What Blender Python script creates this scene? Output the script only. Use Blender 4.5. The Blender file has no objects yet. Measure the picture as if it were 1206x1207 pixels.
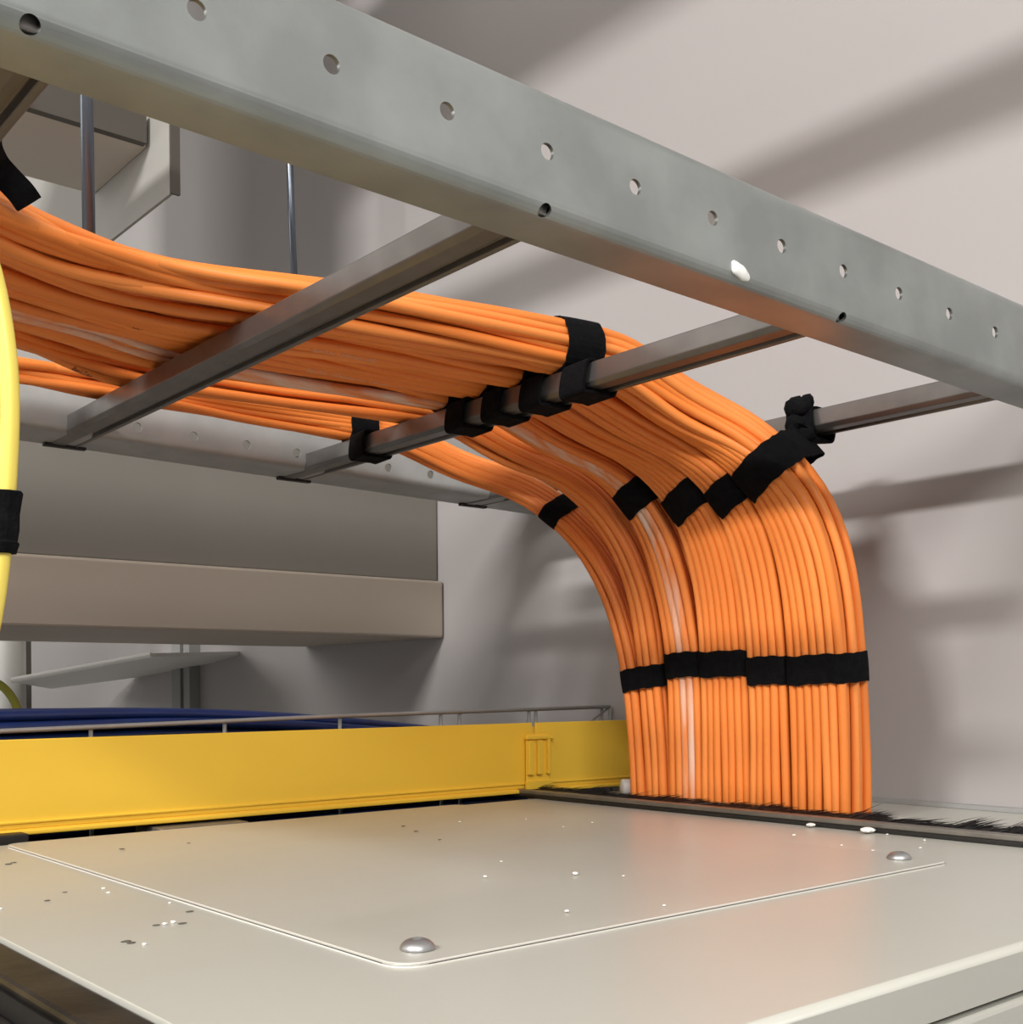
import bpy, bmesh, math, random
from mathutils import Vector, Matrix
random.seed(7)
S = bpy.context.scene
COL = S.collection

# ------------------------------------------------------------------ camera
F_PX, YAW, ROLL, CY, CAMZ = 1378.0, 0.87159, -0.00806, 812.33, 0.1
FW = Vector((math.cos(YAW), math.sin(YAW), 0))
R0 = Vector((math.sin(YAW), -math.cos(YAW), 0))
U0 = Vector((0, 0, 1))
RT = R0*math.cos(ROLL) + U0*math.sin(ROLL)
UP = -R0*math.sin(ROLL) + U0*math.cos(ROLL)
CAM = Vector((0, 0, CAMZ))
cd = bpy.data.cameras.new('camera')
cam = bpy.data.objects.new('camera', cd)
COL.objects.link(cam)
m3 = Matrix((RT, UP, -FW)).transposed()
cam.matrix_world = Matrix.Translation(CAM) @ m3.to_4x4()
cd.sensor_fit = 'VERTICAL'; cd.sensor_height = 36; cd.sensor_width = 36
cd.lens = F_PX*36/1207
cd.shift_y = (CY-603.5)/1207
cd.clip_start = .01; cd.clip_end = 50
S.camera = cam

def at(px, py, ax, v):
    """point of the world plane (axis ax = v) that the photo shows at a pixel"""
    d = FW + RT*((px-603)/F_PX) - UP*((py-CY)/F_PX)
    t = (v-CAM[ax])/d[ax]
    return CAM + d*t

# ------------------------------------------------------------------ world, lights, exposure
w = bpy.data.worlds.new('world'); S.world = w; w.use_nodes = True
w.node_tree.nodes['Background'].inputs[0].default_value = (.75, .78, .85, 1)
w.node_tree.nodes['Background'].inputs[1].default_value = .15
S.view_settings.view_transform = 'Standard'
S.view_settings.look = 'None'
S.view_settings.gamma = 1
S.view_settings.use_curve_mapping = False
S.view_settings.exposure = 0.2

def area(name, loc, target, size, size_y, power, color):
    l = bpy.data.lights.new(name, 'AREA'); l.shape = 'RECTANGLE'
    l.size = size; l.size_y = size_y; l.energy = power; l.color = color
    o = bpy.data.objects.new(name, l); COL.objects.link(o)
    o.location = loc
    o.rotation_euler = (Vector(target)-Vector(loc)).to_track_quat('-Z', 'Y').to_euler()
    return o
area('ceiling_panel_light', (-2.5, .1, 1.78), (.8, .5, .2), 1.0, .14, 86, (1, .975, .955))
area('room_panel_light', (-.8, -1.5, 1.5), (.6, .6, .15), 1.3, .9, 50, (1, .98, .955))
area('far_fill_light', (-1.6, 2.4, .9), (.8, 1.5, .25), 1.4, 1.0, 17, (1, .98, .95))  # unseen fill lamp, added to lift the dim far-left background

# ------------------------------------------------------------------ materials
def srgb(*c):
    out = []
    for v in c:
        v /= 255
        out.append(v/12.92 if v <= .04045 else ((v+.055)/1.055)**2.4)
    return (*out, 1)

def mat(name, col, rough=.5, metal=0, noise=0, nscale=20, bump=0, bscale=60, col2=None, spec=.5, stretch=None, dist=.001):
    m = bpy.data.materials.new(name); m.use_nodes = True
    nt = m.node_tree; b = nt.nodes['Principled BSDF']
    b.inputs['Base Color'].default_value = col
    b.inputs['Roughness'].default_value = rough
    b.inputs['Metallic'].default_value = metal
    b.inputs['Specular IOR Level'].default_value = spec
    if noise or bump:
        tc = nt.nodes.new('ShaderNodeTexCoord'); mp = nt.nodes.new('ShaderNodeMapping')
        nt.links.new(tc.outputs['Object'], mp.inputs[0])
        if stretch: mp.inputs['Scale'].default_value = stretch
    if noise:
        n = nt.nodes.new('ShaderNodeTexNoise'); n.inputs['Scale'].default_value = nscale
        n.inputs['Detail'].default_value = 5
        nt.links.new(mp.outputs[0], n.inputs[0])
        r = nt.nodes.new('ShaderNodeValToRGB')
        r.color_ramp.elements[0].position = .35; r.color_ramp.elements[1].position = .68
        c2 = col2 or tuple(max(0, c*(1-noise)) for c in col[:3])+(1,)
        r.color_ramp.elements[0].color = c2; r.color_ramp.elements[1].color = col
        nt.links.new(n.outputs[0], r.inputs[0]); nt.links.new(r.outputs[0], b.inputs['Base Color'])
        mr = nt.nodes.new('ShaderNodeMapRange')
        mr.inputs[3].default_value = rough*1.15; mr.inputs[4].default_value = rough*.85
        nt.links.new(n.outputs[0], mr.inputs[0]); nt.links.new(mr.outputs[0], b.inputs['Roughness'])
    if bump:
        n2 = nt.nodes.new('ShaderNodeTexNoise'); n2.inputs['Scale'].default_value = bscale
        n2.inputs['Detail'].default_value = 4
        nt.links.new(mp.outputs[0], n2.inputs[0])
        bp = nt.nodes.new('ShaderNodeBump'); bp.inputs['Strength'].default_value = bump
        bp.inputs['Distance'].default_value = dist
        nt.links.new(n2.outputs[0], bp.inputs['Height']); nt.links.new(bp.outputs[0], b.inputs['Normal'])
    return m

M = dict(
    wall=mat('painted_wall', (.445, .42, .41, 1), .55, noise=.06, nscale=1.6, bump=.15, bscale=35),
    backwall=mat('painted_back_wall', (.50, .50, .49, 1), .6, noise=.06, nscale=2, bump=.1, bscale=40),
    ceil=mat('ceiling_paint', (.6, .59, .57, 1), .8, noise=.05, nscale=3),
    floor=mat('floor_vinyl', (.28, .28, .28, 1), .5, noise=.1, nscale=4),
    galv=mat('galvanised_steel', (.39, .42, .41, 1), .38, .75, noise=.22, nscale=22, bump=.06, bscale=180),
    galv_far=mat('galvanised_steel_matt', (.45, .46, .45, 1), .5, .5, noise=.12, nscale=40),
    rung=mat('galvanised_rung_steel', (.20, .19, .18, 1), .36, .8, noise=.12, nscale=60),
    rod=mat('zinc_rod', (.13, .15, .18, 1), .3, .85),
    roof=mat('cabinet_grey_paint', (.49, .485, .43, 1), .30, noise=.08, nscale=3.5, bump=.05, bscale=160, stretch=(1, 1, 1)),
    panel=mat('cabinet_panel_paint', (.485, .475, .42, 1), .30, noise=.08, nscale=3, bump=.05, bscale=160),
    edge=mat('pale_edge_highlight', (.68, .65, .59, 1), .4),  # pale base stands in for the highlight along the plate's edge
    orange=mat('orange_jacket', (.89, .255, .047, 1), .42, noise=.1, nscale=9, spec=.4),
    orange2=mat('orange_jacket_deep', (.88, .245, .042, 1), .45, noise=.1, nscale=9, spec=.4),
    orange3=mat('orange_jacket_light', (.92, .285, .060, 1), .40, noise=.1, nscale=9, spec=.4),
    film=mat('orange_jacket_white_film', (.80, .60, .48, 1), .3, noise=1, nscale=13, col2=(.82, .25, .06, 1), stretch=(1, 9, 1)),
    velcro=mat('black_hook_and_loop', (.006, .006, .007, 1), .95, noise=.3, nscale=200, bump=.8, bscale=500, spec=.1),
    yellow=mat('yellow_plastic', (1.0, .64, .06, 1), .45, noise=.05, nscale=8, spec=.35),
    ycable=mat('yellow_jacket', (.90, .72, .13, 1), .4, noise=.05, nscale=20),
    ygreen=mat('yellow_green_jacket', (.42, .42, .06, 1), .45),
    blue=mat('blue_jacket', (.010, .030, .14, 1), .33, noise=.2, nscale=30),
    black=mat('black_rubber', (.012, .011, .010, 1), .5),
    bristle=mat('black_bristle', (.010, .009, .009, 1), .5),
    alu=mat('dusty_aluminium', (.26, .24, .21, 1), .45, .6, noise=.2, nscale=50),
    dark=mat('dark_steel_edge', (.045, .038, .030, 1), .38, .5, noise=.7, nscale=30, bump=.3, bscale=90),
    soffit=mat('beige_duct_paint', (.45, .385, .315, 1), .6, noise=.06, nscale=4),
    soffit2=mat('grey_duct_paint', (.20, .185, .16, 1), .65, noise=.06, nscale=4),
    bulk=mat('grey_panel_paint', (.42, .41, .38, 1), .6, noise=.05, nscale=5),
    bulk2=mat('brown_panel_edge', (.10, .09, .075, 1), .6),
    tan=mat('beige_underside_bounce', (.66, .60, .52, 1), .6),  # beige lightened: bounce light from below is put into the colour
    white=mat('white_plastic', (.72, .71, .67, 1), .5),
    plaster=mat('white_plaster', (.9, .9, .86, 1), .7),
    dirt=mat('dark_grit', (.12, .10, .08, 1), .8),
    screw=mat('zinc_screw', (.42, .42, .42, 1), .45, .9),
    ink=mat('print_ink', (.12, .03, .008, 1), .6),
    ink2=mat('pale_print_ink', (.75, .45, .28, 1), .6),
    trim=mat('grey_trim', (.33, .33, .32, 1), .55),
)

# ------------------------------------------------------------------ helpers
def tag(o, label=None, cat=None, group=None, kind=None):
    if label: o['label'] = label
    if cat: o['category'] = cat
    if group: o['group'] = group
    if kind: o['kind'] = kind
    return o

def empty(name, loc, label, cat, group=None):
    o = bpy.data.objects.new(name, None); COL.objects.link(o); o.location = loc
    o.empty_display_size = .02
    return tag(o, label, cat, group)

def link(name, me, m, parent=None, smooth=False):
    o = bpy.data.objects.new(name, me); COL.objects.link(o)
    if m: me.materials.clear(); me.materials.append(m)
    if smooth:
        for p in me.polygons: p.use_smooth = True
    if parent:
        o.parent = parent
        o.location = -parent.location if parent.type == 'EMPTY' else (0, 0, 0)
        if parent.parent: o.location = (0, 0, 0)
    return o

def obj(name, bm, m, parent=None, smooth=False, bevel=0, seg=2):
    bmesh.ops.recalc_face_normals(bm, faces=bm.faces)
    me = bpy.data.meshes.new(name); bm.to_mesh(me); bm.free()
    o = link(name, me, m, parent, smooth)
    if bevel:
        b = o.modifiers.new('bevel', 'BEVEL'); b.width = bevel; b.segments = seg; b.limit_method = 'ANGLE'
        b.angle_limit = math.radians(40)
    return o

def box(bm, a, b):
    x0, y0, z0 = a; x1, y1, z1 = b
    v = [bm.verts.new(p) for p in ((x0,y0,z0),(x1,y0,z0),(x1,y1,z0),(x0,y1,z0),(x0,y0,z1),(x1,y0,z1),(x1,y1,z1),(x0,y1,z1))]
    for f in ((0,3,2,1),(4,5,6,7),(0,1,5,4),(1,2,6,5),(2,3,7,6),(3,0,4,7)): bm.faces.new([v[i] for i in f])
    return bm
def mkbox(a, b): return box(bmesh.new(), a, b)

def hexa(bm, pts):
    """box from eight corners: four of the bottom ring, four of the top ring"""
    v = [bm.verts.new(p) for p in pts]
    for f in ((0,3,2,1),(4,5,6,7),(0,1,5,4),(1,2,6,5),(2,3,7,6),(3,0,4,7)): bm.faces.new([v[i] for i in f])
    return bm

def prism(bm, prof, p0, p1, closed=True):
    """sweep a list of offset vectors from p0 to p1 (closed outline, capped)"""
    a = [bm.verts.new(Vector(p0)+Vector(q)) for q in prof]
    b = [bm.verts.new(Vector(p1)+Vector(q)) for q in prof]
    n = len(prof)
    for i in range(n):
        j = (i+1) % n
        bm.faces.new((a[i], a[j], b[j], b[i]))
    bm.faces.new(a[::-1]); bm.faces.new(b)
    return bm

def catmull(pts, n):
    P = [Vector(p) for p in pts]
    P = [P[0]*2-P[1]] + P + [P[-1]*2-P[-2]]
    out = []
    for i in range(1, len(P)-2):
        for k in range(n):
            t = k/n; a, b, c, d = P[i-1:i+3]
            out.append(.5*((2*b)+(c-a)*t+(2*a-5*b+4*c-d)*t*t+(3*b-a-3*c+d)*t**3))
    out.append(P[-2].copy())
    return out

def tube(bm, path, r, sides=10, cap=True):
    rings = []
    prevn = None
    for i, p in enumerate(path):
        t = (path[min(i+1, len(path)-1)]-path[max(i-1, 0)]).normalized()
        if prevn is None:
            prevn = t.orthogonal().normalized()
        n = (prevn-t*prevn.dot(t)).normalized(); prevn = n
        b = t.cross(n)
        rings.append([bm.verts.new(p+(n*math.cos(a)+b*math.sin(a))*r) for a in [2*math.pi*k/sides for k in range(sides)]])
    for A, B in zip(rings, rings[1:]):
        for k in range(sides):
            j = (k+1) % sides
            bm.faces.new((A[k], A[j], B[j], B[k]))
    if cap:
        bm.faces.new(rings[0][::-1]); bm.faces.new(rings[-1])
    return bm

def lathe(bm, c, axis, prof, n=24):
    axis = Vector(axis).normalized(); u = axis.orthogonal().normalized(); v = axis.cross(u)
    rings = []
    for r, h in prof:
        if r < 1e-6: rings.append([bm.verts.new(Vector(c)+axis*h)])
        else: rings.append([bm.verts.new(Vector(c)+axis*h+(u*math.cos(2*math.pi*k/n)+v*math.sin(2*math.pi*k/n))*r) for k in range(n)])
    for A, B in zip(rings, rings[1:]):
        for k in range(n):
            j = (k+1) % n
            if len(A) == 1 and len(B) == 1: continue
            if len(A) == 1: bm.faces.new((A[0], B[k], B[j]))
            elif len(B) == 1: bm.faces.new((A[k], A[j], B[0]))
            else: bm.faces.new((A[k], A[j], B[j], B[k]))
    return bm

def soften(o, deg=38):
    for p in o.data.polygons: p.use_smooth = True
    o.data.set_sharp_from_angle(angle=math.radians(deg))
    return o

def boolean_cut(o, cutter_bm):
    me = bpy.data.meshes.new('cut'); bmesh.ops.recalc_face_normals(cutter_bm, faces=cutter_bm.faces)
    cutter_bm.to_mesh(me); cutter_bm.free()
    c = bpy.data.objects.new('cut', me); COL.objects.link(c)
    if o.parent: c.location = o.parent.location + o.location
    c.location = (0, 0, 0)
    md = o.modifiers.new('b', 'BOOLEAN'); md.object = c; md.operation = 'DIFFERENCE'; md.solver = 'EXACT'
    bpy.context.view_layer.update()
    dg = bpy.context.evaluated_depsgraph_get()
    new = bpy.data.meshes.new_from_object(o.evaluated_get(dg))
    o.modifiers.clear(); old = o.data; nm = old.name; o.data = new; new.name = nm
    bpy.data.objects.remove(c); bpy.data.meshes.remove(me)

# ------------------------------------------------------------------ room shell
WX = .898
def struct(name, bm, m):
    return tag(obj(name, bm, m), kind='structure')
struct('wall_right', mkbox((WX, -2.6, -2.0), (WX+.1, 4.0, 2.1)), M['wall'])
struct('wall_back', mkbox((-3.0, 3.9, -2.0), (WX, 4.0, 2.1)), M['backwall'])
struct('wall_left', mkbox((-3.1, -2.6, -2.0), (-3.0, 4.0, 2.1)), M['backwall'])
struct('wall_front', mkbox((-3.0, -2.7, -2.0), (WX, -2.6, 2.1)), M['backwall'])
struct('floor', mkbox((-3.1, -2.7, -2.1), (WX+.1, 4.0, -2.0)), M['floor'])
struct('ceiling', mkbox((-3.1, -2.7, 2.1), (WX+.1, 4.0, 2.2)), M['ceil'])

tag(obj('trim_2', mkbox((WX-.010, .2, .0002), (WX-.0002, .85, .0035)), bpy.data.materials['grey_trim']), kind='structure')
# twin vertical ribs fixed to the right wall, far left
bm = bmesh.new()
p1, p2, p3, p4 = (at(x, 800, 0, WX) for x in (215, 225, 229, 236))
box(bm, (WX-.02, p2.y, -.6), (WX, p1.y, .21)); box(bm, (WX-.02, p4.y, -.6), (WX, p3.y, .21))
tag(obj('trim_1', bm, M['trim']), kind='structure')

# ------------------------------------------------------------------ ladder
TY, TZ = -.0199, -.0236
ZL, ZT = .3197, .3765
Y1, DY1, Y2, DY2 = .3941, .0312, .9677, .0547
def lad(x, y, z): return Vector((x, y+TY*x, z+TZ*x))
RH = .016
ladder = empty('cable_ladder', lad(.4, .65, ZL), 'galvanised steel cable ladder with two perforated side rails carrying the orange cables', 'cable ladder')
XA, XB = -.12, WX-.001

def rail_profile(z0, z1, dy, t=.002, r=.007):
    # outline in (y, z): web at y = 0, flanges towards +y
    out = []; inn = []
    def arc(cy, cz, rad, a0, a1, n=5):
        return [(cy+rad*math.cos(math.radians(a0+(a1-a0)*k/n)), cz+rad*math.sin(math.radians(a0+(a1-a0)*k/n))) for k in range(n+1)]
    out = [(dy, z0)] + arc(r, z0+r, r, 270, 180) + arc(r, z1-r, r, 180, 90) + [(dy, z1)]
    inn = [(dy, z1-t)] + arc(r, z1-r, r-t, 90, 180) + arc(r, z0+r, r-t, 180, 270) + [(dy, z0+t)]
    return out+inn

def rail(y, dy, z0, z1, m, holes, corner, hr=.0043):
    bm = bmesh.new()
    prof = [(0, a, b) for a, b in rail_profile(0, z1-z0, dy)]
    prism(bm, prof, lad(XA, y, z0), lad(XB, y, z0))
    o = obj('side_rail', bm, m, ladder)
    o.location = (0, 0, 0); o.parent = None
    cb = bmesh.new()
    for hx, hz in holes:
        lathe(cb, lad(hx, y-.01, hz), (0, 1, 0), [(0, 0), (hr, 0), (hr, .02), (0, .02)], 20)
    for hx in corner:
        lathe(cb, lad(hx, y+.0035, z0+.0035)-Vector((0, .008, .008)), (0, 1, 1), [(0, 0), (hr*.9, 0), (hr*.9, .02), (0, .02)], 20)
    boolean_cut(o, cb)
    o.parent = ladder; o.location = -ladder.location
    return soften(o)
def on_web(px, py, yw):
    """x and height above the ladder plane of a mark seen on the web of a rail"""
    d = FW + RT*((px-603)/F_PX) - UP*((py-CY)/F_PX)
    t = (yw-CAM.y)/(d.y-TY*d.x); q = CAM+d*t
    return q.x, q.z-TZ*q.x
ha, hb = on_web(391, 74, Y1), on_web(1060, 347, Y1)
STEP = (hb[0]-ha[0])/7
HX = [ha[0]+STEP*k for k in range(-6, 12)]
HZ = (ha[1]+hb[1])/2
R_EDGE = [.1446, .3634, .5821, .800]
rail(Y1, DY1, ZL, ZT, M['galv'], [(x, HZ) for x in HX], [on_web(px_, py_, Y1)[0] for px_, py_ in ((38, 32), (646, 255), (996, 380))], .0038)
hc, hd = on_web(291, 525, Y2), on_web(458, 551, Y2)
rail(Y2, DY2, ZL, ZT+.012, M['galv_far'], [(hc[0]+(hd[0]-hc[0])/3*k, (hc[1]+hd[1])/2) for k in range(-5, 9)], [], .0042)

# plaster lump on the rail's bend
p = lad(on_web(872, 335, Y1)[0], Y1, ZL+.003)
bm = bmesh.new(); bmesh.ops.create_icosphere(bm, subdivisions=3, radius=.0055)
for v in bm.verts:
    k = 1+.12*math.sin(v.co.x*400+1)*math.cos(v.co.z*500)+.06*math.sin(v.co.x*1300)
    v.co = Vector((v.co.x*1.35*k, v.co.y*.35*k, v.co.z*.75*k-v.co.x*.35))
    v.co += p+Vector((0, -.0003, .003))
tag(obj('plaster_lump', bm, M['plaster'], smooth=True), 'white lump of plaster stuck on the lower bend of the near ladder rail', 'plaster')

def rung(xe):
    # channel rung with a shallow groove along its underside; xe = far lower edge
    wd = .026
    prof = [(-wd, RH), (-wd, .003), (-wd+.003, 0), (-.012, 0), (-.011, .004), (-.005, .004), (-.004, 0), (-.001, 0), (0, .001), (0, RH)]
    prof = [(a, b) for a, b in prof]
    y0, y1 = Y1+.004, Y2+DY2-.006
    # first the part between the rails
    bm = bmesh.new()
    P = [(a, 0, b-.0006) for a, b in prof]
    prism(bm, P, Vector((xe, y0+TY*xe, ZL+TZ*xe+.0022)), Vector((xe-TY*(y1-y0)*0, y1+TY*xe, ZL+TZ*xe-.0002)))
    o = obj('rung', bm, M['rung'], ladder, bevel=.0006)
    # dark punched slot where the rung's tab goes through the far flange
    b2 = bmesh.new()
    z = ZL+TZ*xe
    box(b2, (xe-wd-.003, y1+TY*xe-.003, z-.0022), (xe+.006, y1+TY*xe+.003, z+.004))
    s = obj('rung_slot', b2, M['black'], o); s['label'] = 'dark slot at the far end of the rung'
    return o
for xe in R_EDGE: rung(xe)

# ------------------------------------------------------------------ orange cables
D = .0079; RC = .00385
def zf(x): return ZL+TZ*x+RH+.002
DROPX = .757
# centre line in x, z shared by the bundles (height above the rungs: h)
def xz(h):
    return [(-.16, zf(-.16)+h), (-.02, zf(-.02)+h), (.12, zf(.12)+h), (.20, zf(.2)+h), (.28, zf(.28)+h), (.36, zf(.36)+h), (.46, zf(.46)+h),
            (.56, zf(.56)+h), (.612, zf(.612)+h-.002), (.664, zf(.66)+h-.025), (.706, .2785+h*.7), (.732, .236+h*.5),
            (.747, .187), (.754, .12), (.756, .06), (.757, 0), (.757, -.16)]
#        name-key           wide rows  y at every control point
BUND = {
 1: (2, 6, [.74, .80, .87, .900, .910, .910, .903, .892, .885, .866, .820, .768, .736, .719, .713, .710, .708]),
 6: (3, 5, [.72, .74, .765, .795, .832, .855, .845, .808, .803, .790, .754, .722, .703, .697, .693, .690, .688]),
 2: (5, 4, [.66, .69, .718, .750, .775, .784, .772, .752, .744, .732, .704, .678, .666, .659, .659, .659, .659]),
 3: (7, 4, [.61, .64, .680, .720, .742, .742, .727, .707, .697, .684, .656, .626, .616, .615, .615, .615, .615]),
 4: (5, 5, [.56, .60, .645, .692, .718, .708, .682, .662, .652, .640, .614, .582, .572, .570, .570, .571, .572]),
 5: (7, 5, [.49, .54, .606, .658, .682, .660, .636, .617, .607, .597, .572, .540, .527, .524, .523, .523, .525]),
}
NCAB = {1: 12, 6: 15, 2: 18, 3: 26, 4: 23, 5: 33}
RAD = {b: math.sqrt(n)*D*.535 for b, n in NCAB.items()}
def squash(i):        # bundles lie flatter where they are loose, left of the first rung
    return .74+.26*min(1, max(0, (i-24)/10))
SUB = 5
def frames(b, true=False):
    wide, rows, ys = BUND[b]
    h = RAD[b]-.002
    pts = [Vector((x, y, z)) for (x, z), y in zip(xz(h), ys)]
    C = catmull(pts, SUB)
    fr = []
    for i, p in enumerate(C):
        t = (C[min(i+1, len(C)-1)]-C[max(i-1, 0)]).normalized()
        if not true: t = Vector((t.x, 0, t.z)).normalized()     # packing: cables side by side along y
        wv = (Vector((0, 1, 0))-t*t.y).normalized()
        n = wv.cross(t)            # on the floor part n points up (x forward, y left, z up)
        if n.z < 0 and t.x > .5: n = -n
        fr.append((p, t, wv, n))
    # keep n continuous
    for i in range(1, len(fr)):
        if fr[i][3].dot(fr[i-1][3]) < 0: fr[i] = (fr[i][0], fr[i][1], fr[i][2], -fr[i][3])
    return fr
NCTRL = 17; NS = (NCTRL-1)*SUB+1
TIES = [2.15*SUB, 7.25*SUB, 10*SUB+2, 13.2*SUB]      # sample numbers where a strap holds the bundle
def loosen(i):
    d = min(abs(i-t) for t in TIES)
    k = min(1, d/9)
    if i < 34: k *= 1.7
    elif i > 50: k *= .35
    else: k *= .8
    return k
WHICH = {1: 'leftmost', 2: 'second', 3: 'middle', 4: 'fourth', 5: 'rightmost', 6: 'leftmost'}
ORD = ['leftmost', 'second', 'third', 'fourth', 'fifth', 'sixth', 'seventh']
def blend(i):
    # 0 = packed as in the drop, 1 = spread flat on the rungs (far bundle only)
    a = min(1, max(0, (i-2)/10)); c = min(1, max(0, (61-i)/16))
    return (a*a*(3-2*a))*(c*c*(3-2*c))
PRINTED = [(3, 0, 2), (2, 0, 3), (3, 0, 5), (4, 0, 2), (6, 0, 0), (6, 0, 1)]
PATHS = {}
for b in BUND:
    wide, rows, _ = BUND[b]
    fr = frames(b)
    for r in range(rows):
        n_in = wide - (r % 2 if b not in (1, 6) else 0)
        for c in range(n_in):
            u = (c-(n_in-1)/2)*D
            v = (r-(rows-1)/2)*D*.9
            un, vn = u/(wide*D/2)*1.12, v/(rows*D*.9/2)*1.12
            un = max(-1, min(1, un)); vn = max(-1, min(1, vn))
            ru, rv = un*math.sqrt(1-vn*vn/2)*(RAD[b]-.003), vn*math.sqrt(1-un*un/2)*(RAD[b]-.003)
            ph = [random.uniform(0, 6.28) for _ in range(6)]
            swap = random.uniform(-1, 1)
            tuck = .0075 if (r <= 1 and random.random() < .38 and (b, r, c) not in PRINTED) else 0      # some lie deeper and leave a groove
            path = []
            for i, (p, t, wv, n) in enumerate(fr):
                k = loosen(i)
                s = i/NS
                du = k*(.0026*math.sin(9*s*6.28/2+ph[0])+.0018*math.sin(5*s*6.28/2+ph[1])+.0008*math.sin(21*s+ph[2]*2))
                dv = k*(.0013*math.sin(8*s*6.28/2+ph[3])+.0011*math.sin(4*s*6.28/2+ph[4]))
                if i < 34: dv = k*(.0045*abs(math.sin(6*s*6.28/2+ph[3]))*(swap*.5+.5)+abs(dv)*.8)*(1-.75*r/rows)*(1.15 if i < 22 else .8)      # lies on the rungs, never sinks through
                if i < 26: du *= 1.35
                if i < 50: dv += tuck*k*(.6+.4*math.sin(i*.21+ph[5]))
                vv, uu = v, u
                q = .30+.70*min(1, max(0, (58-i)/12))         # round on the rungs, squarer in the drop
                f = squash(i)*(.84 if b == 5 else .93)
                uu = u*(1-q)+ru*q*(1+.25*(1-squash(i))/.26); vv = v*(1-q)+(rv*f-(1-f)*RAD[b])*q
                path.append(p+wv*(uu+du)+n*(vv+dv))
            for _ in range(4):
                path = [path[0]]+[(path[i-1]+path[i]*2+path[i+1])/4 for i in range(1, len(path)-1)]+[path[-1]]
            bm = bmesh.new(); tube(bm, path, RC, 8)
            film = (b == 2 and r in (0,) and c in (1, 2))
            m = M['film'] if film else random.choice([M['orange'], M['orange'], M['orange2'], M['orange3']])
            o = obj('network_cable', bm, m, smooth=True)
            pos = ORD[n_in-1-c+(2 if b == 6 else 0)]
            if film:
                tag(o, f"{'right' if c == 1 else 'left'} one of the two white-streaked cables in the second orange bundle from left", 'cable', 'white-streaked cables')
            elif r == 0:
                tag(o, f'orange cable, {pos} in the front row where the {WHICH[b]} bundle meets the brush', 'cable', f'orange cables of the {WHICH[b]} bundle')
            else:
                tag(o, f'orange cable packed behind the front row of the {WHICH[b]} bundle in the drop', 'cable', f'inner orange cables of the {WHICH[b]} bundle')
            PATHS[(b, r, c)] = (path, o)

# printing on some jackets
def text_mesh(s):
    cu = bpy.data.curves.new('t', 'FONT'); cu.body = s; cu.size = 1; cu.resolution_u = 3
    o = bpy.data.objects.new('t', cu); COL.objects.link(o)
    bpy.context.view_layer.update()
    me = bpy.data.meshes.new_from_object(o.evaluated_get(bpy.context.evaluated_depsgraph_get()))
    bpy.data.objects.remove(o); bpy.data.curves.remove(cu)
    return me
def printing(key, x_start, s, size, m, off=-.2):
    path, cable = PATHS[key]
    me = text_mesh(s)
    # arc length table
    L = [0]
    for a, c in zip(path, path[1:]): L.append(L[-1]+(c-a).length)
    i0 = min(range(len(path)), key=lambda i: abs(path[i].x-x_start)); l0 = L[i0]+(x_start-path[i0].x)
    def pos(l):
        for i in range(len(L)-1):
            if L[i+1] >= l:
                t = (l-L[i])/(L[i+1]-L[i]); return path[i].lerp(path[i+1], t), (path[i+1]-path[i]).normalized()
        return path[-1], (path[-1]-path[-2]).normalized()
    for v in me.vertices:
        p, t = pos(l0+v.co.x*size)
        tocam = (CAM-p); dn = Vector((0, -.35, -1)); dn = (dn-t*dn.dot(t)).normalized()
        side = t.cross(dn).normalized()
        if side.y > 0: side = -side          # letters stand up towards the near rail
        a = (v.co.y-.35)*size/RC+off
        v.co = p+(dn*math.cos(a)+side*math.sin(a))*(RC+.00012)
    o = link('printed_text', me, m, cable)
    o['label'] = 'small lettering printed on the orange jacket'
printing((3, 0, 2), .300, 'BerkTek', .0056, M['ink'], .35)
printing((6, 0, 1), .300, 'BerkTek', .0052, M['ink'], .3)
printing((3, 0, 5), .43, 'BerkTek  LANmark-10G  CAT6A', .0046, M['ink2'], .3)
printing((4, 0, 2), .41, 'BerkTek  LANmark-10G', .0046, M['ink2'], .3)
printing((2, 0, 3), .42, 'BerkTek  CAT6A  24AWG', .0046, M['ink'], .3)

# ------------------------------------------------------------------ hook-and-loop straps
def hull2(pts):
    pts = sorted(set((round(a, 6), round(b, 6)) for a, b in pts))
    def half(ps):
        h = []
        for p in ps:
            while len(h) >= 2 and (h[-1][0]-h[-2][0])*(p[1]-h[-2][1])-(h[-1][1]-h[-2][1])*(p[0]-h[-2][0]) <= 0: h.pop()
            h.append(p)
        return h
    a = half(pts); b = half(pts[::-1])
    return a[:-1]+b[:-1]

def ring_section(b, i, extra=(), keep=None, both=None):
    fr = frames(b, True); p, t, wv, n = fr[i]
    pts = []
    for key, (path, o) in PATHS.items():
        if key[0] not in (both or (b,)): continue
        if keep and not keep(key): continue
        # intersection of this cable with the plane through p, normal t
        best = min(path, key=lambda q: abs((q-p).dot(t)))
        j = path.index(best); tt = (path[min(j+1, len(path)-1)]-path[max(j-1, 0)]).normalized()
        q = best-tt*((best-p).dot(t)/tt.dot(t))
        d = q-p
        for k in range(8):
            a = k*math.pi/4
            pts.append((d.dot(wv)+math.cos(a)*(RC+.0006), d.dot(n)+math.sin(a)*(RC+.0006)))
    for e in extra:
        d = Vector(e)-p; pts.append((d.dot(wv), d.dot(n)))
    return fr[i], hull2(pts)

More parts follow.
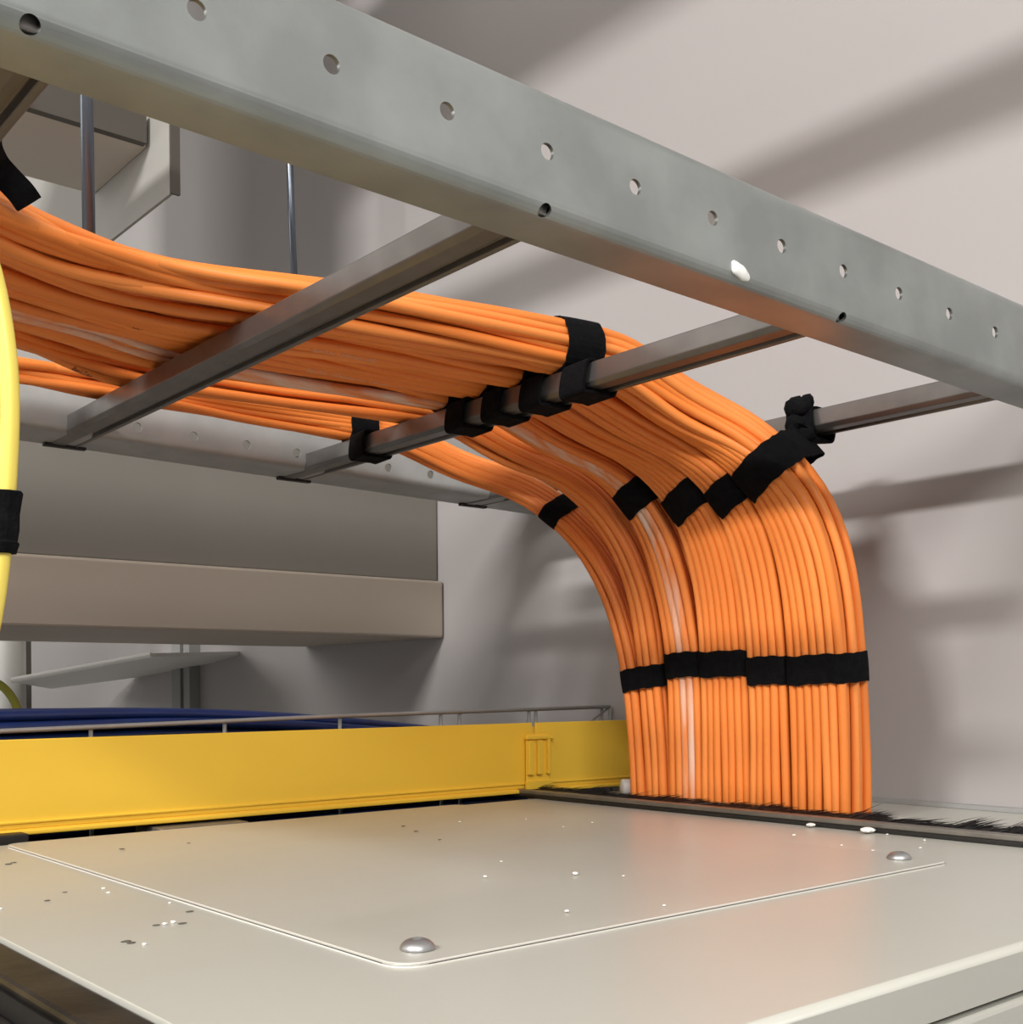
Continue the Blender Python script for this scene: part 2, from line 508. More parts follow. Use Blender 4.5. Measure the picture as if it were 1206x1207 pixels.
def band(name, b, i, width, label, extra=(), group=None, tilt=0, thick=.0016, keep=None, shift=0, both=None):
    (p, t, wv, n), H = ring_section(b, i, extra, keep, both)
    p = p+t*shift
    pts = []
    m = len(H)
    for k in range(m):
        a = Vector(H[k]); c = Vector(H[(k+1) % m]); q = max(1, int((c-a).length/.0035))
        for s in range(q): pts.append(a.lerp(c, s/q))
    for _ in range(2):
        pts = [(pts[k-1]+pts[k]*2+pts[(k+1) % len(pts)])/4 for k in range(len(pts))]
    cen = sum(pts, Vector((0, 0)))/len(pts)
    bm = bmesh.new(); rings = []
    prof = [(-.5, 0), (-.5, 1), (-.17, 1.15), (.17, 1.15), (.5, 1), (.5, 0)]
    for kk, q in enumerate(pts):
        nr = (q-cen).normalized()
        base = p+wv*q.x+n*q.y
        nn = (wv*nr.x+n*nr.y)
        wob = .0005*math.sin(kk*1.7)+.0004*math.sin(kk*.6)
        rings.append([bm.verts.new(base+t*(a*width+wob+tilt*q.x)+nn*(h*thick)) for a, h in prof])
    N = len(rings)
    for k in range(N):
        A, B = rings[k], rings[(k+1) % N]
        for s in range(len(prof)):
            j = (s+1) % len(prof)
            bm.faces.new((A[s], A[j], B[j], B[s]))
    o = obj(name, bm, M['velcro'])
    return tag(o, label, 'cable strap', group)

NAMES = WHICH
I45 = {1: 48, 2: 51, 3: 51, 4: 51, 5: 51}
def proj(p):
    q = p-CAM; Z = q.dot(FW); return 603+F_PX*q.dot(RT)/Z, CY-F_PX*q.dot(UP)/Z
for b_, tg in ((1, (664, 589)), (2, (757, 592)), (3, (808, 583)), (4, (866, 577)), (5, (927, 548))):
    best = min(range(35, 70), key=lambda i: (proj(frames(b_)[i][0])[0]-tg[0])**2+(proj(frames(b_)[i][0])[1]-tg[1])**2)
    I45[b_] = best
# at the base of the drop
for b, i, wd in ((1, 66, .019), (2, 65, .021), (3, 65, .021), (4, 65, .022), (5, 65, .022)):
    band('cable_strap', b, i, wd, f'black fabric strap round the {NAMES[b]} orange bundle low on the drop', shift=.006 if b > 3 else 0, both=(1, 6) if b == 1 else None)
# on the bend
for b in (1, 2, 3, 4):
    band('cable_strap', b, I45[b], (.025 if b > 1 else .020), f'black fabric strap round the {NAMES[b]} orange bundle on its downward bend')

def ribbon(pts, width, thick=.0016, closed=True, n=6):
    """pts: (point, width direction); a band following the points"""
    P = [Vector(a) for a, _ in pts]; W = [Vector(w_).normalized() for _, w_ in pts]
    N = len(P); path = []; ws = []
    rng = range(N) if closed else range(N-1)
    g = (lambda A, i: A[i % N]) if closed else (lambda A, i: A[max(0, min(N-1, i))])
    for i in rng:
        for k in range(n):
            t = k/n; a, b_, c, d = g(P, i-1), g(P, i), g(P, i+1), g(P, i+2)
            path.append(.5*((2*b_)+(c-a)*t+(2*a-5*b_+4*c-d)*t*t+(3*b_-a-3*c+d)*t**3))
            ws.append(g(W, i).lerp(g(W, i+1), t).normalized())
    if not closed: path.append(P[-1]); ws.append(W[-1])
    bm = bmesh.new(); rings = []; K = len(path)
    for i in range(K):
        if closed: t = (path[(i+1) % K]-path[i-1]).normalized()
        else: t = (path[min(i+1, K-1)]-path[max(i-1, 0)]).normalized()
        nn = t.cross(ws[i]).normalized()
        rings.append([bm.verts.new(path[i]+ws[i]*(a*width)+nn*(h*thick)) for a, h in ((-.5, -.5), (-.5, .5), (-.2, .6), (.2, .6), (.5, .5), (.5, -.5))])
    for k in range(K if closed else K-1):
        A, B = rings[k], rings[(k+1) % K]
        for s in range(6):
            j = (s+1) % 6; bm.faces.new((A[s], A[j], B[j], B[s]))
    if not closed: bm.faces.new(rings[0][::-1]); bm.faces.new(rings[-1])
    return bm

def rung_tie(b, xe, i, label, width=.021, dy=.004):
    """strap round a bundle just before a rung, its end looped round the rung"""
    zr = ZL+TZ*xe
    o = band('cable_strap', b, i, width, label)
    (p, t, wv, n), H = ring_section(b, i)
    yc = p.y-.027
    x0 = xe-.013
    q = .0018
    pts = [(x0-.013-q, zr+RH+.001), (x0-.013-q, zr-.0005), (x0-.006, zr-q), (x0+.006, zr-q), (x0+.013+q, zr-.0005), (x0+.013+q, zr+RH+.001),
           (x0+.004, zr+RH+q+.0005), (x0-.006, zr+RH+q+.0005)]
    bm = ribbon([((a, yc+(.004 if c < zr+.002 else 0)+TY*0, c), (.12, 1, 0)) for a, c in pts], width*.95, .002)
    l = obj('rung_loop', bm, M['velcro'], o); l.location = (0, 0, 0)
    return o
rung_tie(5, R_EDGE[2], 36, 'tallest black fabric strap tying the rightmost orange bundle to the middle rung', .030)
rung_tie(4, R_EDGE[2], 36, 'black fabric strap tying the fourth orange bundle to the middle rung', .027)
rung_tie(3, R_EDGE[2], 36, 'black fabric strap tying the middle orange bundle to the middle rung', .026)
rung_tie(2, R_EDGE[2], 36, 'black fabric strap tying the second orange bundle to the middle rung', .027)
rung_tie(1, R_EDGE[2], 36, 'black fabric strap tying the far thin orange bundle to the middle rung', .027)
pts_ = [(at(px_, py_, 1, y_), (.75, -.1, .65)) for px_, py_, y_ in ((19, 130, .53), (3, 150, .55), (-14, 170, .575), (-8, 190, .60), (5, 206, .61), (24, 226, .615), (34, 240, .62))]
tag(obj('cable_strap', ribbon([(p_, Vector(w_)) for p_, w_ in pts_], .015, closed=False), M['velcro']), 'black fabric strap bent like a hook at the upper left edge, above the orange cables', 'cable strap')

# strap holding the rightmost bundle to the last rung
fr5 = frames(5); pe = fr5[50][0]
xr = R_EDGE[3]-.013; zr = ZL+TZ*xr
kc = at(946, 505, 0, xr-.012)
band('cable_strap', 5, 53, .027, 'long black fabric strap lashing the rightmost orange bundle to the last rung', extra=[kc])
knot = [o for o in COL.objects if o.get('label', '').startswith('long black fabric strap')][0]
bm = bmesh.new()
random.seed(3)
yk = kc.y
prs = [(xr+a, yk+b_, zr+c) for a, b_, c in [(-.0155, -.002, -.002), (-.0155, .0, RH+.002), (0, 0, RH+.004), (.0155, .001, RH+.002), (.0155, .002, -.002), (0, .002, -.003)]]
(p, t, wv, n), H = ring_section(5, 53)
a = p+n*(RAD[5]-.004)-wv*.006
obj('strap_tail', ribbon([(a-n*.012-wv*.004, t), (a+n*.003, t), (a.lerp(Vector((xr-.016, yk, zr)), .5)+n*.004, (t+Vector((0, .3, 0)))), (Vector((xr-.0165, yk, zr+.004)), (.2, 1, .3)), (Vector((xr-.0165, yk+.001, zr+RH+.004)), (.1, 1, .2))], .024, .002, closed=False), M['velcro'], knot)
me_ = obj('strap_loop', ribbon([(q, (0, 1, .15)) for q in prs], .024, .0022), M['velcro'], knot)
for q, s in (((-.018, -.004, RH+.003), .008), ((-.014, .006, RH+.005), .009), ((-.02, -.008, -.004), .008), ((-.017, .002, .006), .010), ((-.010, -.002, RH+.008), .007)):
    c0 = Vector((xr, yk, zr))+Vector(q)
    r = bmesh.ops.create_icosphere(bm, subdivisions=2, radius=s)
    for v in r['verts']:
        v.co = Vector((v.co.x*.8, v.co.y, v.co.z*(1+.25*math.sin(v.co.x*700))))+c0
obj('strap_knot', bm, M['velcro'], knot, smooth=True)

# ------------------------------------------------------------------ threaded rods
def rod(p0, p1, r, label):
    bm = bmesh.new(); tube(bm, [Vector(p0).lerp(Vector(p1), k/6) for k in range(7)], r, 16)
    return tag(obj('threaded_rod', bm, M['rod'], smooth=True), label, 'threaded rod')
yb_ = Y2-.010
a = at(105, 290, 1, yb_); b_ = at(102, 100, 1, yb_); dirv = (b_-a).normalized()
rod(a-dirv*.06, a+dirv*1.75, .0052, 'thicker steel hanger rod beside the beige overhead panel, upper left')
a = at(347, 330, 1, 1.24); b_ = at(341, 180, 1, 1.24); dirv = (b_-a).normalized()
rod(a-dirv*.14, a+dirv*1.6, .0042, 'thin steel hanger rod against the plain wall, right of the thicker rod')

# ------------------------------------------------------------------ long duct on the wall behind the ladder
YD = 1.20
duct = empty('wall_duct', (.4, YD, .2), 'long grey-beige boxed duct under the ladder with a lighter lower casing', 'duct')
q1 = at(527, 685, 1, YD); q2 = at(527, 752, 1, YD); 
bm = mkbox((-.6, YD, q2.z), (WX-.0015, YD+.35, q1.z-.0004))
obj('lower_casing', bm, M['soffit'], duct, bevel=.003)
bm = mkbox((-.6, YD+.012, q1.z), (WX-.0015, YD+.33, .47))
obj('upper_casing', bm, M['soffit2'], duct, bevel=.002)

# hanging bulkhead and box, upper left
YB = 1.30
e0 = at(200, 230, 1, YB); e1 = at(211, 230, 1, YB)
e0.z = e1.z = (e0.z+e1.z)/2
blk = empty('overhead_bulkhead', (e0.x, YB, e0.z), 'grey boxed bulkhead with beige underside hanging at the upper left', 'bulkhead')
obj('side_panel', mkbox((e0.x, YB, e0.z), (e0.x+.004, YB+.6, 2.09)), M['bulk'], blk)
obj('end_flange', mkbox((e0.x, YB-.004, e0.z), (e1.x, YB, 2.09)), M['bulk2'], blk)
# box left of the side panel: near underside edge passes (172,173)
YC = YB+.02
c0 = at(172, 174, 0, e0.x-.001)
c1 = at(121, 232, 0, e0.x-.001)
zc = (c0.z)
c1 = at(121, 232, 2, zc)
obj('underside_box', mkbox((-1.6, c0.y, zc), (e0.x-.0005, c1.y, zc+.18)), M['tan'], blk, bevel=.001)
top = at(178, 142, 1, c0.y)
obj('front_board', mkbox((-1.6, c0.y-.012, zc-.0002), (c0.x-.004, c0.y-.0005, top.z)), M['bulk2'], blk)

# overhead conduit outside the frame; its shadow is the band across the wall
bm = bmesh.new(); box(bm, (.285, -.45, .765), (.315, 1.42, .805))
tag(obj('overhead_trunking', bm, M['galv_far'], bevel=.002), 'straight metal trunking running above the ladder, out of the picture', 'trunking')
bm = bmesh.new(); box(bm, (.0, -.45, 1.06), (.2, 1.42, 1.2))
tag(obj('overhead_duct', bm, M['galv_far'], bevel=.002), 'wide metal duct above the trunking and the ladder, out of the picture', 'duct')

# ------------------------------------------------------------------ cabinet
XL, YF, YBK = .1476, .2179, .803
SX0, SX1, SY0, SY1 = .712, .800, .262, .792
cab = empty('equipment_cabinet', (.5, .5, -.9), 'grey painted equipment cabinet top with a screwed blanking plate', 'cabinet')
XR = WX-.004
def roof_part():
    bm = bmesh.new()
    ztop, zb = 0, -.0172
    xs = [XL, SX0, SX1, XR]; ys = [YF, SY0, SY1, YBK]
    for i in range(3):
        for j in range(3):
            if i == 1 and j == 1: continue
            box(bm, (xs[i], ys[j], zb), (xs[i+1], ys[j+1], ztop))
    bmesh.ops.remove_doubles(bm, verts=bm.verts, dist=1e-6)
    # drop doubled inner faces
    seen = {}
    for f in list(bm.faces):
        k = tuple(sorted(v.index for v in f.verts))
    bm.verts.index_update(); kill = []
    for f in bm.faces:
        k = tuple(sorted(v.index for v in f.verts)); seen.setdefault(k, []).append(f)
    for k, fs in seen.items():
        if len(fs) > 1: kill += fs
    bmesh.ops.delete(bm, geom=kill, context='FACES')
    return bm
rp = obj('roof_plate', roof_part(), M['roof'], cab)
at_ = rp.data.attributes.new('bevel_weight_edge', 'FLOAT', 'EDGE')
for e in rp.data.edges:
    vs = [rp.data.vertices[k].co for k in e.vertices]
    at_.data[e.index].value = 1.0 if all(v.y < YF+.001 and v.z > -.001 for v in vs) else (.1 if all(v.x < XL+.001 and v.z > -.001 for v in vs) else 0)
bv = rp.modifiers.new('bevel', 'BEVEL'); bv.width = .004; bv.segments = 6; bv.limit_method = 'WEIGHT'
soften(rp)
bm = mkbox((XL+.002, YF+.012, -.03), (XR, YF+.03, -.017)); obj('seal', bm, M['black'], cab)
bm = mkbox((XL, YF-.002, -1.9), (XR, YF+.012, -.0195)); obj('door', bm, M['roof'], cab, bevel=.002)
bm = mkbox((XL+.004, YF+.03, -1.95), (XR, YBK-.01, -.012))
# hollow carcass so that the cables have a space to fall into
bm.free(); bm = bmesh.new()
box(bm, (XL+.004, YF+.03, -1.95), (XL+.008, YBK, -.0175)); box(bm, (XR-.004, YF+.03, -1.95), (XR, YBK, -.0175))
box(bm, (XL+.008, YBK-.004, -1.95), (XR-.004, YBK, -.0175))
obj('carcass', bm, M['dark'], cab)
# blanking plate with a rounded corner and raised rim, its edge highlight put into the colour
def rrect(x0, y0, x1, y1, r, n=6):
    pts = []
    for cx, cy, a0 in ((x1-r, y1-r, 0), (x0+r, y1-r, 90), (x0+r, y0+r, 180), (x1-r, y0+r, 270)):
        for k in range(n+1):
            a = math.radians(a0+90*k/n); pts.append((cx+r*math.cos(a), cy+r*math.sin(a)))
    return pts
px0, py0, px1, py1 = .2367, .3438, .613, .80
bm = bmesh.new()
prism(bm, [(a, b2, 0) for a, b2 in rrect(px0, py0, px1, py1, .012)], (0, 0, .0002), (0, 0, .0014))
plate = obj('blanking_plate', bm, M['panel'], cab, bevel=.0004)
bm = bmesh.new()
o_, i_ = rrect(px0, py0, px1, py1, .012), rrect(px0+.0010, py0+.0010, px1-.0010, py1-.0010, .0112)
vo = [bm.verts.new((a, b2, .0010)) for a, b2 in o_]; vi = [bm.verts.new((a, b2, .0016)) for a, b2 in i_]
v0 = [bm.verts.new((a-.0 , b2, .0)) for a, b2 in o_]
for k in range(len(o_)):
    j = (k+1) % len(o_)
    if min(o_[k][0], o_[j][0]) > px1-.006 or min(o_[k][1], o_[j][1]) > py1-.02: continue
    bm.faces.new((vo[k], vo[j], vi[j], vi[k])); bm.faces.new((v0[k], v0[j], vo[j], vo[k]))
s = obj('plate_rim', bm, M['edge'], plate, smooth=True); s['label'] = 'pale rim with the edge highlight in its colour'
for sx, sy in ((.2582, .3639), (.5984, .3689)):
    bm = bmesh.new()
    lathe(bm, (sx, sy, .0016), (0, 0, 1), [(.0068, 0), (.0068, .0006), (.0062, .0019), (.0049, .0031), (.0032, .0038), (.0024, .0039), (.0022, .0022), (0, .0020)], 28)
    s = obj('screw', bm, M['screw'], cab, smooth=True); s['label'] = 'domed zinc screw'

# dark frame left of the cabinet
fr_ = empty('steel_frame', (.1, .4, -.1), 'dirty dark steel frame beside the cabinet top, bottom left corner', 'frame')
bm = mkbox((XL-.0195, -.2, -.006), (XL-.0003, .80, -.0012)); obj('top_flange', bm, M['dark'], fr_, bevel=.002)
bm = mkbox((XL-.060, -.2, -.022), (XL-.021, .80, -.012)); o = obj('lower_step', bm, M['black'], fr_, bevel=.003)
bm = mkbox((XL-.0195, -.2, -.25), (XL-.004, .80, -.0062)); obj('upright_web', bm, M['black'], fr_)

# ------------------------------------------------------------------ brush strip
YS0, YS1 = .235, .852
def strip_x(y): return .7035
br = empty('brush_strip', (.708, .5, .0), 'black bristle brush strip in a metal channel along the cable opening', 'brush strip')
obj('rubber_base', mkbox((.7015, YS0, .0002), (.7145, YS1, .0030)), M['black'], br, bevel=.0005)
obj('metal_channel', mkbox((.7035, YS0, .0030), (.7135, YS1, .0068)), M['alu'], br, bevel=.0008)
bm = bmesh.new(); random.seed(11)
def bristle(bm, p, d, L, r=.0003):
    d = d.normalized(); u = d.orthogonal().normalized(); v = d.cross(u)
    mid = p+d*L*.55+Vector((0, 0, -.0004)); end = p+d*L+Vector((random.uniform(-.001, .001), random.uniform(-.002, .002), -.0015))
    R = []
    for q, k in ((p, 1), (mid, .9)):
        R.append([bm.verts.new(q+(u*math.cos(a)+v*math.sin(a))*r*k) for a in (0, 2.09, 4.19)])
    e = bm.verts.new(end)
    for k in range(3):
        j = (k+1) % 3
        bm.faces.new((R[0][k], R[0][j], R[1][j], R[1][k])); bm.faces.new((R[1][k], R[1][j], e))
y = YS0
while y < YS1:
    clump = math.sin(y*160)*.5+math.sin(y*67+1)*.5
    for _ in range(7):
        cab_zone = .48 < y < .72
        up = random.uniform(.0, .14)+(.10 if cab_zone else .16)*max(0, clump)+(.16 if random.random() < .04 else 0)
        sway = -.55+.35*clump+random.uniform(-.2, .2)
        L = random.uniform(.020, .036)
        bristle(bm, Vector((.7130, y+random.uniform(-.0004, .0004), random.uniform(.0035, .0066))), Vector((1, sway, up)), L)
    y += .0011
obj('bristles', bm, M['bristle'], br)['kind'] = 'stuff'
random.seed(5)

# ------------------------------------------------------------------ yellow trunking
YT = .8295; ZTOP, ZBOT = .0683, .0040
def trunk(x0, x1, ang, label):
    c = Vector((x0, YT, 0))
    e = empty('cable_trunking', (x0, YT, ZBOT), label, 'cable trunking')
    rot = Matrix.Rotation(math.radians(ang), 4, 'Z')
    def bx(name, a, b, bev=.0008):
        o = obj(name, mkbox((a[0], a[1], a[2]), (b[0], b[1], b[2])), M['yellow'], None, bevel=bev)
        o.data.transform(Matrix.Translation(c) @ rot @ Matrix.Translation(-c))
        o.parent = e; o.location = -e.location
        return o
    bx('side_wall', (x0, YT, ZBOT+.003), (x1, YT+.003, ZTOP))
    bx('side_wall', (x0, YT+.055, ZBOT+.003), (x1, YT+.058, ZTOP-.006))
    bx('base', (x0, YT, ZBOT), (x1, YT+.058, ZBOT+.003))
    bx('bottom_lip', (x0, YT-.003, ZBOT-.0012), (x1, YT+.001, ZBOT+.0022), .001)
    bx('bottom_bead', (x0, YT-.0016, ZBOT+.0065), (x1, YT+.001, ZBOT+.0085), .0007)
    return e, bx
XJ = at(630, 900, 1, YT).x
t1, bx1 = trunk(-.45, XJ-.002, 0, 'long bright yellow plastic cable trunking section behind the cabinet top')
# coupling on the joint
xa, xb = at(616, 900, 1, YT).x, at(645, 900, 1, YT).x
cp = empty('trunking_coupler', (xa, YT-.004, 0), 'small ribbed yellow coupler joining the two trunking sections', 'coupler')
def cbox(name, a, b, parent=cp, bev=.0006, mt='yellow'):
    return obj(name, mkbox(a, b), M[mt], parent, bevel=bev)
wj = xb-xa
cbox('back_plate', (xa+.001, YT-.0046, .012), (xb-.001, YT-.0032, .058))
cbox('rib', (xa+.001, YT-.009, .020), (xa+.007, YT-.0044, .052))
cbox('rib', (xa+.012, YT-.009, .020), (xa+.018, YT-.0044, .052))
cbox('rib', (xb-.006, YT-.009, .020), (xb-.003, YT-.0044, .053))
cbox('cap_strip', (xa-.001, YT-.0085, .053), (xb+.002, YT-.0044, .056))
cbox('foot', (xa, YT-.007, .006), (xb+.001, YT-.0032, .014))
XJ2 = at(800, 900, 1, YT).x
t2, bx2 = trunk(XJ+.002, min(XJ2, WX-.01), -4, 'short darker yellow trunking section beside the orange cable drop')
t2y = YT-math.tan(math.radians(4))*(at(748, 900, 1, YT).x-XJ)
xq = at(747, 900, 1, t2y).x
c2 = empty('trunking_clip', (xq, t2y, .03), 'narrow yellow clip on the trunking hard against the orange cables', 'clip')
obj('clip_bar', mkbox((xq, t2y-.005, .020), (xq+.005, t2y-.0008, .054)), M['yellow'], c2, bevel=.0006)
obj('clip_cap', mkbox((xq-.002, t2y-.0045, .054), (xq+.010, t2y-.0008, .057)), M['yellow'], c2, bevel=.0006)
# dark bracket feet seen in the gap below
bk = empty('trunking_bracket', (.3, .82, -.03), 'dark bracket under the yellow trunking, left of the cabinet top', 'bracket')
p = at(30, 983, 1, .82); q = at(200, 975, 1, .82)
obj('foot', mkbox((p.x-.02, .812, -.02), (p.x, .86, p.z+.001)), M['black'], bk, bevel=.001)
obj('foot', mkbox((q.x-.01, .812, -.02), (q.x+.06, .86, .0008)), M['alu'], bk, bevel=.001)
obj('cross_bar', mkbox((.2, .83, -.05), (.80, .90, -.02)), M['dark'], bk, bevel=.001)
# pale conduit end beside the drop
p = at(733, 934, 2, .006)
bm = bmesh.new(); lathe(bm, (p.x, p.y, .009), (1, -.6, 0), [(0, 0), (.008, 0), (.009, .001), (.009, .03), (0, .03)], 20)
tag(obj('conduit_end', bm, M['white'], smooth=True), 'short pale grey conduit end between brush strip and yellow trunking', 'conduit')

# ------------------------------------------------------------------ wire basket tray and blue cables behind the trunking
YW = .897
wt = empty('wire_basket_tray', (.4, YW, .02), 'thin steel wire tray rising just above the yellow trunking', 'wire tray')
def wire(name, pts, r=.0019, m='galv_far'):
    bm = bmesh.new(); tube(bm, [Vector(p) for p in pts], r, 8); return obj(name, bm, M[m], wt, smooth=True)
corner = at(719, 833, 1, YW)
lft = at(0, 862, 1, YW); mid = at(400, 844, 1, YW)
ext = lft+(lft-mid)*.6
wire('top_wire', [ext, lft, mid, corner])
wire('end_post', [corner, (corner.x, corner.y, -.03)])
for px_ in (108, 266, 402, 521, 543, 625, 633, 711):
    a = at(px_, 850, 1, YW)
    tt = (a.x-lft.x)/(mid.x-lft.x) if a.x < mid.x else None
    zt_ = lft.z+(mid.z-lft.z)*tt if tt is not None else mid.z+(corner.z-mid.z)*(a.x-mid.x)/(corner.x-mid.x)
    wire('upright_wire', [(a.x, YW+.002, zt_), (a.x, YW+.002, -.02)], .0018)
wire('brace_wire', [corner, at(692, 854, 1, YW), at(640, 880, 1, YW)], .0012)
wire('floor_wire', [(-.2, YW, -.02), (corner.x, YW, -.02)])
wire('floor_wire', [(-.2, YW+.17, -.02), (corner.x, YW+.17, -.02)])
for k in range(9):
    x = -.1+k*.11
    if x < corner.x: wire('cross_wire', [(x, YW, -.0225), (x, YW+.17, -.0225)])

random.seed(21)
RB = .0042
xe_ = at(505, 858, 1, .95).x+.05
for row in range(12):
    for c in range(5):
        y = YW+.016+c*.0105+(row % 2)*.005
        z = -.0145+row*.0088
        # the pile sags towards its right end
        pts = []
        top = row/11
        for k in range(12):
            t = k/11; x = -.25+t*(xe_+.02+.16*(1-top)+.25-.02*c)
            s = max(0, (t-.62)/.38)
            zz = z - (top*.030)*s**1.6 + .0012*math.sin(t*7+row)+.0008*math.sin(t*11+c)
            zz += .0*t
            pts.append(Vector((x, y+.002*math.sin(t*5+row*1.3), zz)))
        # turn down out of sight at the end
        l = pts[-1]; pts += [l+Vector((.03, .004, -.012-.02*top)), l+Vector((.055, .01, -.04-.03*top))]
        path = catmull(pts, 3)
        bm = bmesh.new(); tube(bm, path, RB, 8)
        tag(obj('data_cable', bm, M['blue'], smooth=True), 'dark blue data cable in the pile behind the yellow trunking', 'cable', 'blue cables in the wire tray')

# ------------------------------------------------------------------ far left bits under the duct
# pale sheet
A, B = at(14, 804, 1, 1.75), at(178, 774, 1, 1.62)
C_, D_ = at(382, 769, 1, 1.95), at(60, 812, 1, 2.3)
bm = bmesh.new()
dz = Vector((0, 0, .005))
hexa(bm, [A, B, C_, D_, A+dz, B+dz, C_+dz, D_+dz])
sh = tag(obj('plastic_sheet', bm, M['white']), 'thin pale sheet slanting below the boxed duct, far left', 'sheet')
bm = bmesh.new(); tube(bm, [A+dz*.5, B+dz*.5], .0042, 8); eo = obj('edge_strip', bm, M['plaster'], sh); eo['label'] = 'bright white near edge'; eo.location = (0, 0, 0)
# white pipe and yellow-green cable
a = at(12, 790, 1, 1.9); r_ = abs(at(30, 790, 1, 1.9).x-a.x)
bm = bmesh.new(); tube(bm, [Vector((a.x, 1.9, -.4)), Vector((a.x, 1.9, .1)), Vector((a.x, 1.9, .6))], r_, 24)
tag(obj('white_pipe', bm, M['white'], smooth=True), 'vertical white pipe at the far left below the boxed duct', 'pipe')
l1, l2 = at(27, 790, 1, 2.0), at(37, 790, 1, 2.0)
bm = mkbox((l1.x, 2.0, -.4), (l2.x, 2.02, .6))
tag(obj('brown_upright', bm, M['bulk2']), 'narrow brown upright strip right of the white pipe', 'upright')
pts = [at(-40, 800, 1, 1.3), at(-12, 802, 1, 1.3), at(6, 812, 1, 1.3), at(19, 832, 1, 1.3), at(24, 858, 1, 1.3), at(24, 900, 1, 1.3)]
bm = bmesh.new(); tube(bm, catmull(pts, 5), .0045, 10)
tag(obj('patch_cable', bm, M['ygreen'], smooth=True), 'yellow-green cable looping down behind the blue pile, far left', 'cable')

# near yellow patch cables at the left edge with their strap
def ycab(px_pts, depth, r, label):
    P = []
    for (x, y), dp in zip(px_pts, depth):
        d = FW+RT*((x-603)/F_PX)-UP*((y-CY)/F_PX)
        P.append(CAM+d*dp)
    bm = bmesh.new(); path = catmull(P, 8); tube(bm, path, r, 16)
    tag(obj('fibre_cable', bm, M['ycable'], smooth=True), label, 'cable')
    return path
dp = [.36]*9
pa = ycab([(-60, 180), (-30, 255), (-6, 330), (8, 410), (12, 480), (9, 560), (2, 650), (-9, 730), (-30, 820)], dp, .0028, 'thick bright yellow cable curving down the left edge of the picture')
ycab([(-75, 180), (-46, 255), (-22, 330), (-10, 410), (-7, 480), (-8, 560), (-14, 650), (-24, 730), (-45, 820)], [.363]*9, .0026, 'second yellow cable mostly outside the left edge, behind the first')
i = min(range(len(pa)), key=lambda k: abs((pa[k]-CAM).dot(UP)/(pa[k]-CAM).dot(FW)*F_PX-(CY-614)))
c = pa[i]; t = (pa[i+1]-pa[i-1]).normalized()
bm = bmesh.new(); side = RT; dep = t.cross(side).normalized()
out = []
cc = c-side*.0028
for k in range(24):
    a = 2*math.pi*k/24
    out.append(side*(math.cos(a)*(.0072+.0004*math.sin(k*2.1)))+dep*(math.sin(a)*.0045))
rings = []
for h, kx in ((-.0098, 1), (-.0094, 1.06), (-.003, .99), (.002, 1.03), (.0055, .99), (.0062, 1.08), (.0094, .98)):
    rings.append([bm.verts.new(cc+t*h+o_v*kx) for o_v in out])
for Ar, Br in zip(rings, rings[1:]):
    for k in range(24): bm.faces.new((Ar[k], Ar[(k+1) % 24], Br[(k+1) % 24], Br[k]))
bm.faces.new(rings[0][::-1]); bm.faces.new(rings[-1])
tag(obj('cable_strap', bm, M['velcro']), 'black fabric strap round the bright yellow cables at the left edge', 'cable strap')

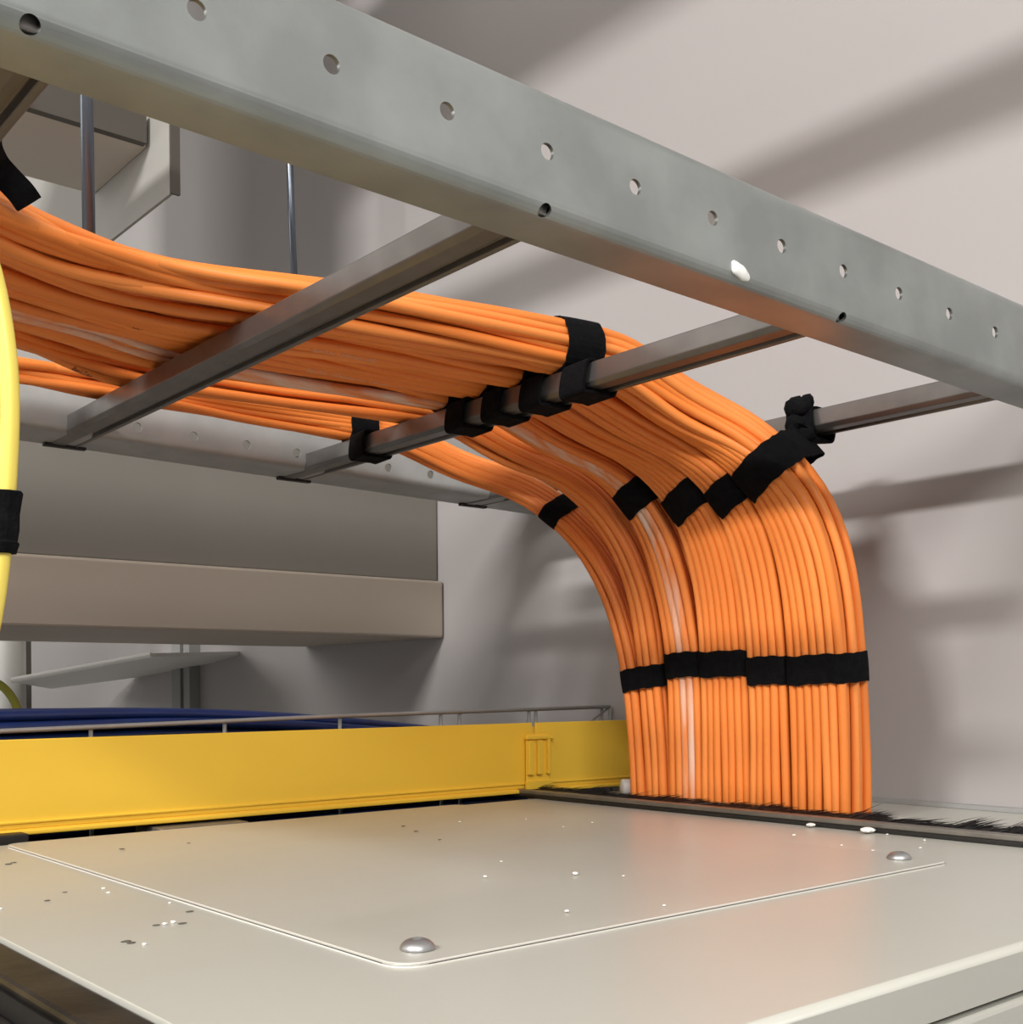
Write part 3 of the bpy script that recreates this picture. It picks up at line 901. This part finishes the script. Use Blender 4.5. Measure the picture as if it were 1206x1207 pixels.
# ------------------------------------------------------------------ crumbs
def crumb(px_, py_, s, m, z0, label, grp, name, flat=.5, lx=1):
    p = at(px_, py_, 2, z0); s *= 1.35
    bm = bmesh.new(); bmesh.ops.create_icosphere(bm, subdivisions=2, radius=s)
    ph = random.uniform(0, 6)
    for v in bm.verts:
        k = 1+.3*math.sin(v.co.x*2/s+ph)*math.cos(v.co.y*2/s)+.15*math.sin(v.co.x*5/s+ph*2)
        v.co = Vector((v.co.x*lx*k, v.co.y*k, v.co.z*flat)); v.co += Vector((p.x, p.y, z0+s*flat*.9))
    tag(obj(name, bm, M[m]), label, 'debris', grp)
W_ = ('tiny white plaster crumb lying on the blanking plate', 'white crumbs on the plate')
for x, y, s in ((678, 1031, .0012), (572, 1034, .0008), (591, 1016, .0006), (542, 969, .0006), (620, 966, .0006), (664, 975, .0005), (698, 970, .0006), (735, 1033, .0005), (936, 985, .0008), (783, 1068, .0006), (668, 1075, .0008)):
    crumb(x, y, s, 'plaster', .0018, *W_, 'plaster_crumb')
W2 = ('tiny white crumb on the bare cabinet roof left of the blanking plate', 'white crumbs left of the plate')
for x, y, s in ((122, 1048, .0007), (128, 1053, .0007), (200, 1065, .0006), (194, 1090, .0008), (204, 1088, .0009), (170, 1114, .0007), (1, 1072, .0006)):
    crumb(x, y, s, 'plaster', 0, *W2, 'plaster_crumb')
W3 = ('tiny dark grit speck on the bare cabinet roof left of the plate', 'dark specks left of the plate')
for x, y, s in ((223, 1075, .0009), (184, 1091, .0008), (214, 1089, .0009), (150, 1110, .001), (154, 1112, .0009), (10, 1019, .001), (17, 1017, .0008), (55, 1062, .0008), (76, 1052, .0006)):
    crumb(x, y, s, 'dirt', 0, *W3, 'grit_speck', .25, 1.6)
W4 = ('tiny dark grit speck on the blanking plate', 'dark specks on the plate')
for x, y, s in ((144, 1001, .0009), (475, 974, .0009), (490, 980, .0009), (518, 990, .0007), (222, 994, .0006)):
    crumb(x, y, s, 'dirt', .0018, *W4, 'grit_speck', .25, 1.6)
crumb(1023, 981, .0035, 'plaster', .001, 'largest white plaster flake at the foot of the brush strip, right of the orange cables', None, 'plaster_flake', .4, .9)
crumb(956, 974, .0024, 'plaster', .001, 'smaller white plaster flake at the foot of the brush strip, under the orange cables', None, 'plaster_flake', .4, .9)
for x, y in ((1046, 984), (1085, 1000), (1090, 991), (992, 997), (1029, 1003)):
    crumb(x, y, .0006, 'plaster', .0004, 'tiny white crumb on the cabinet roof near the right-hand screw', 'white crumbs near the right-hand screw', 'plaster_crumb')
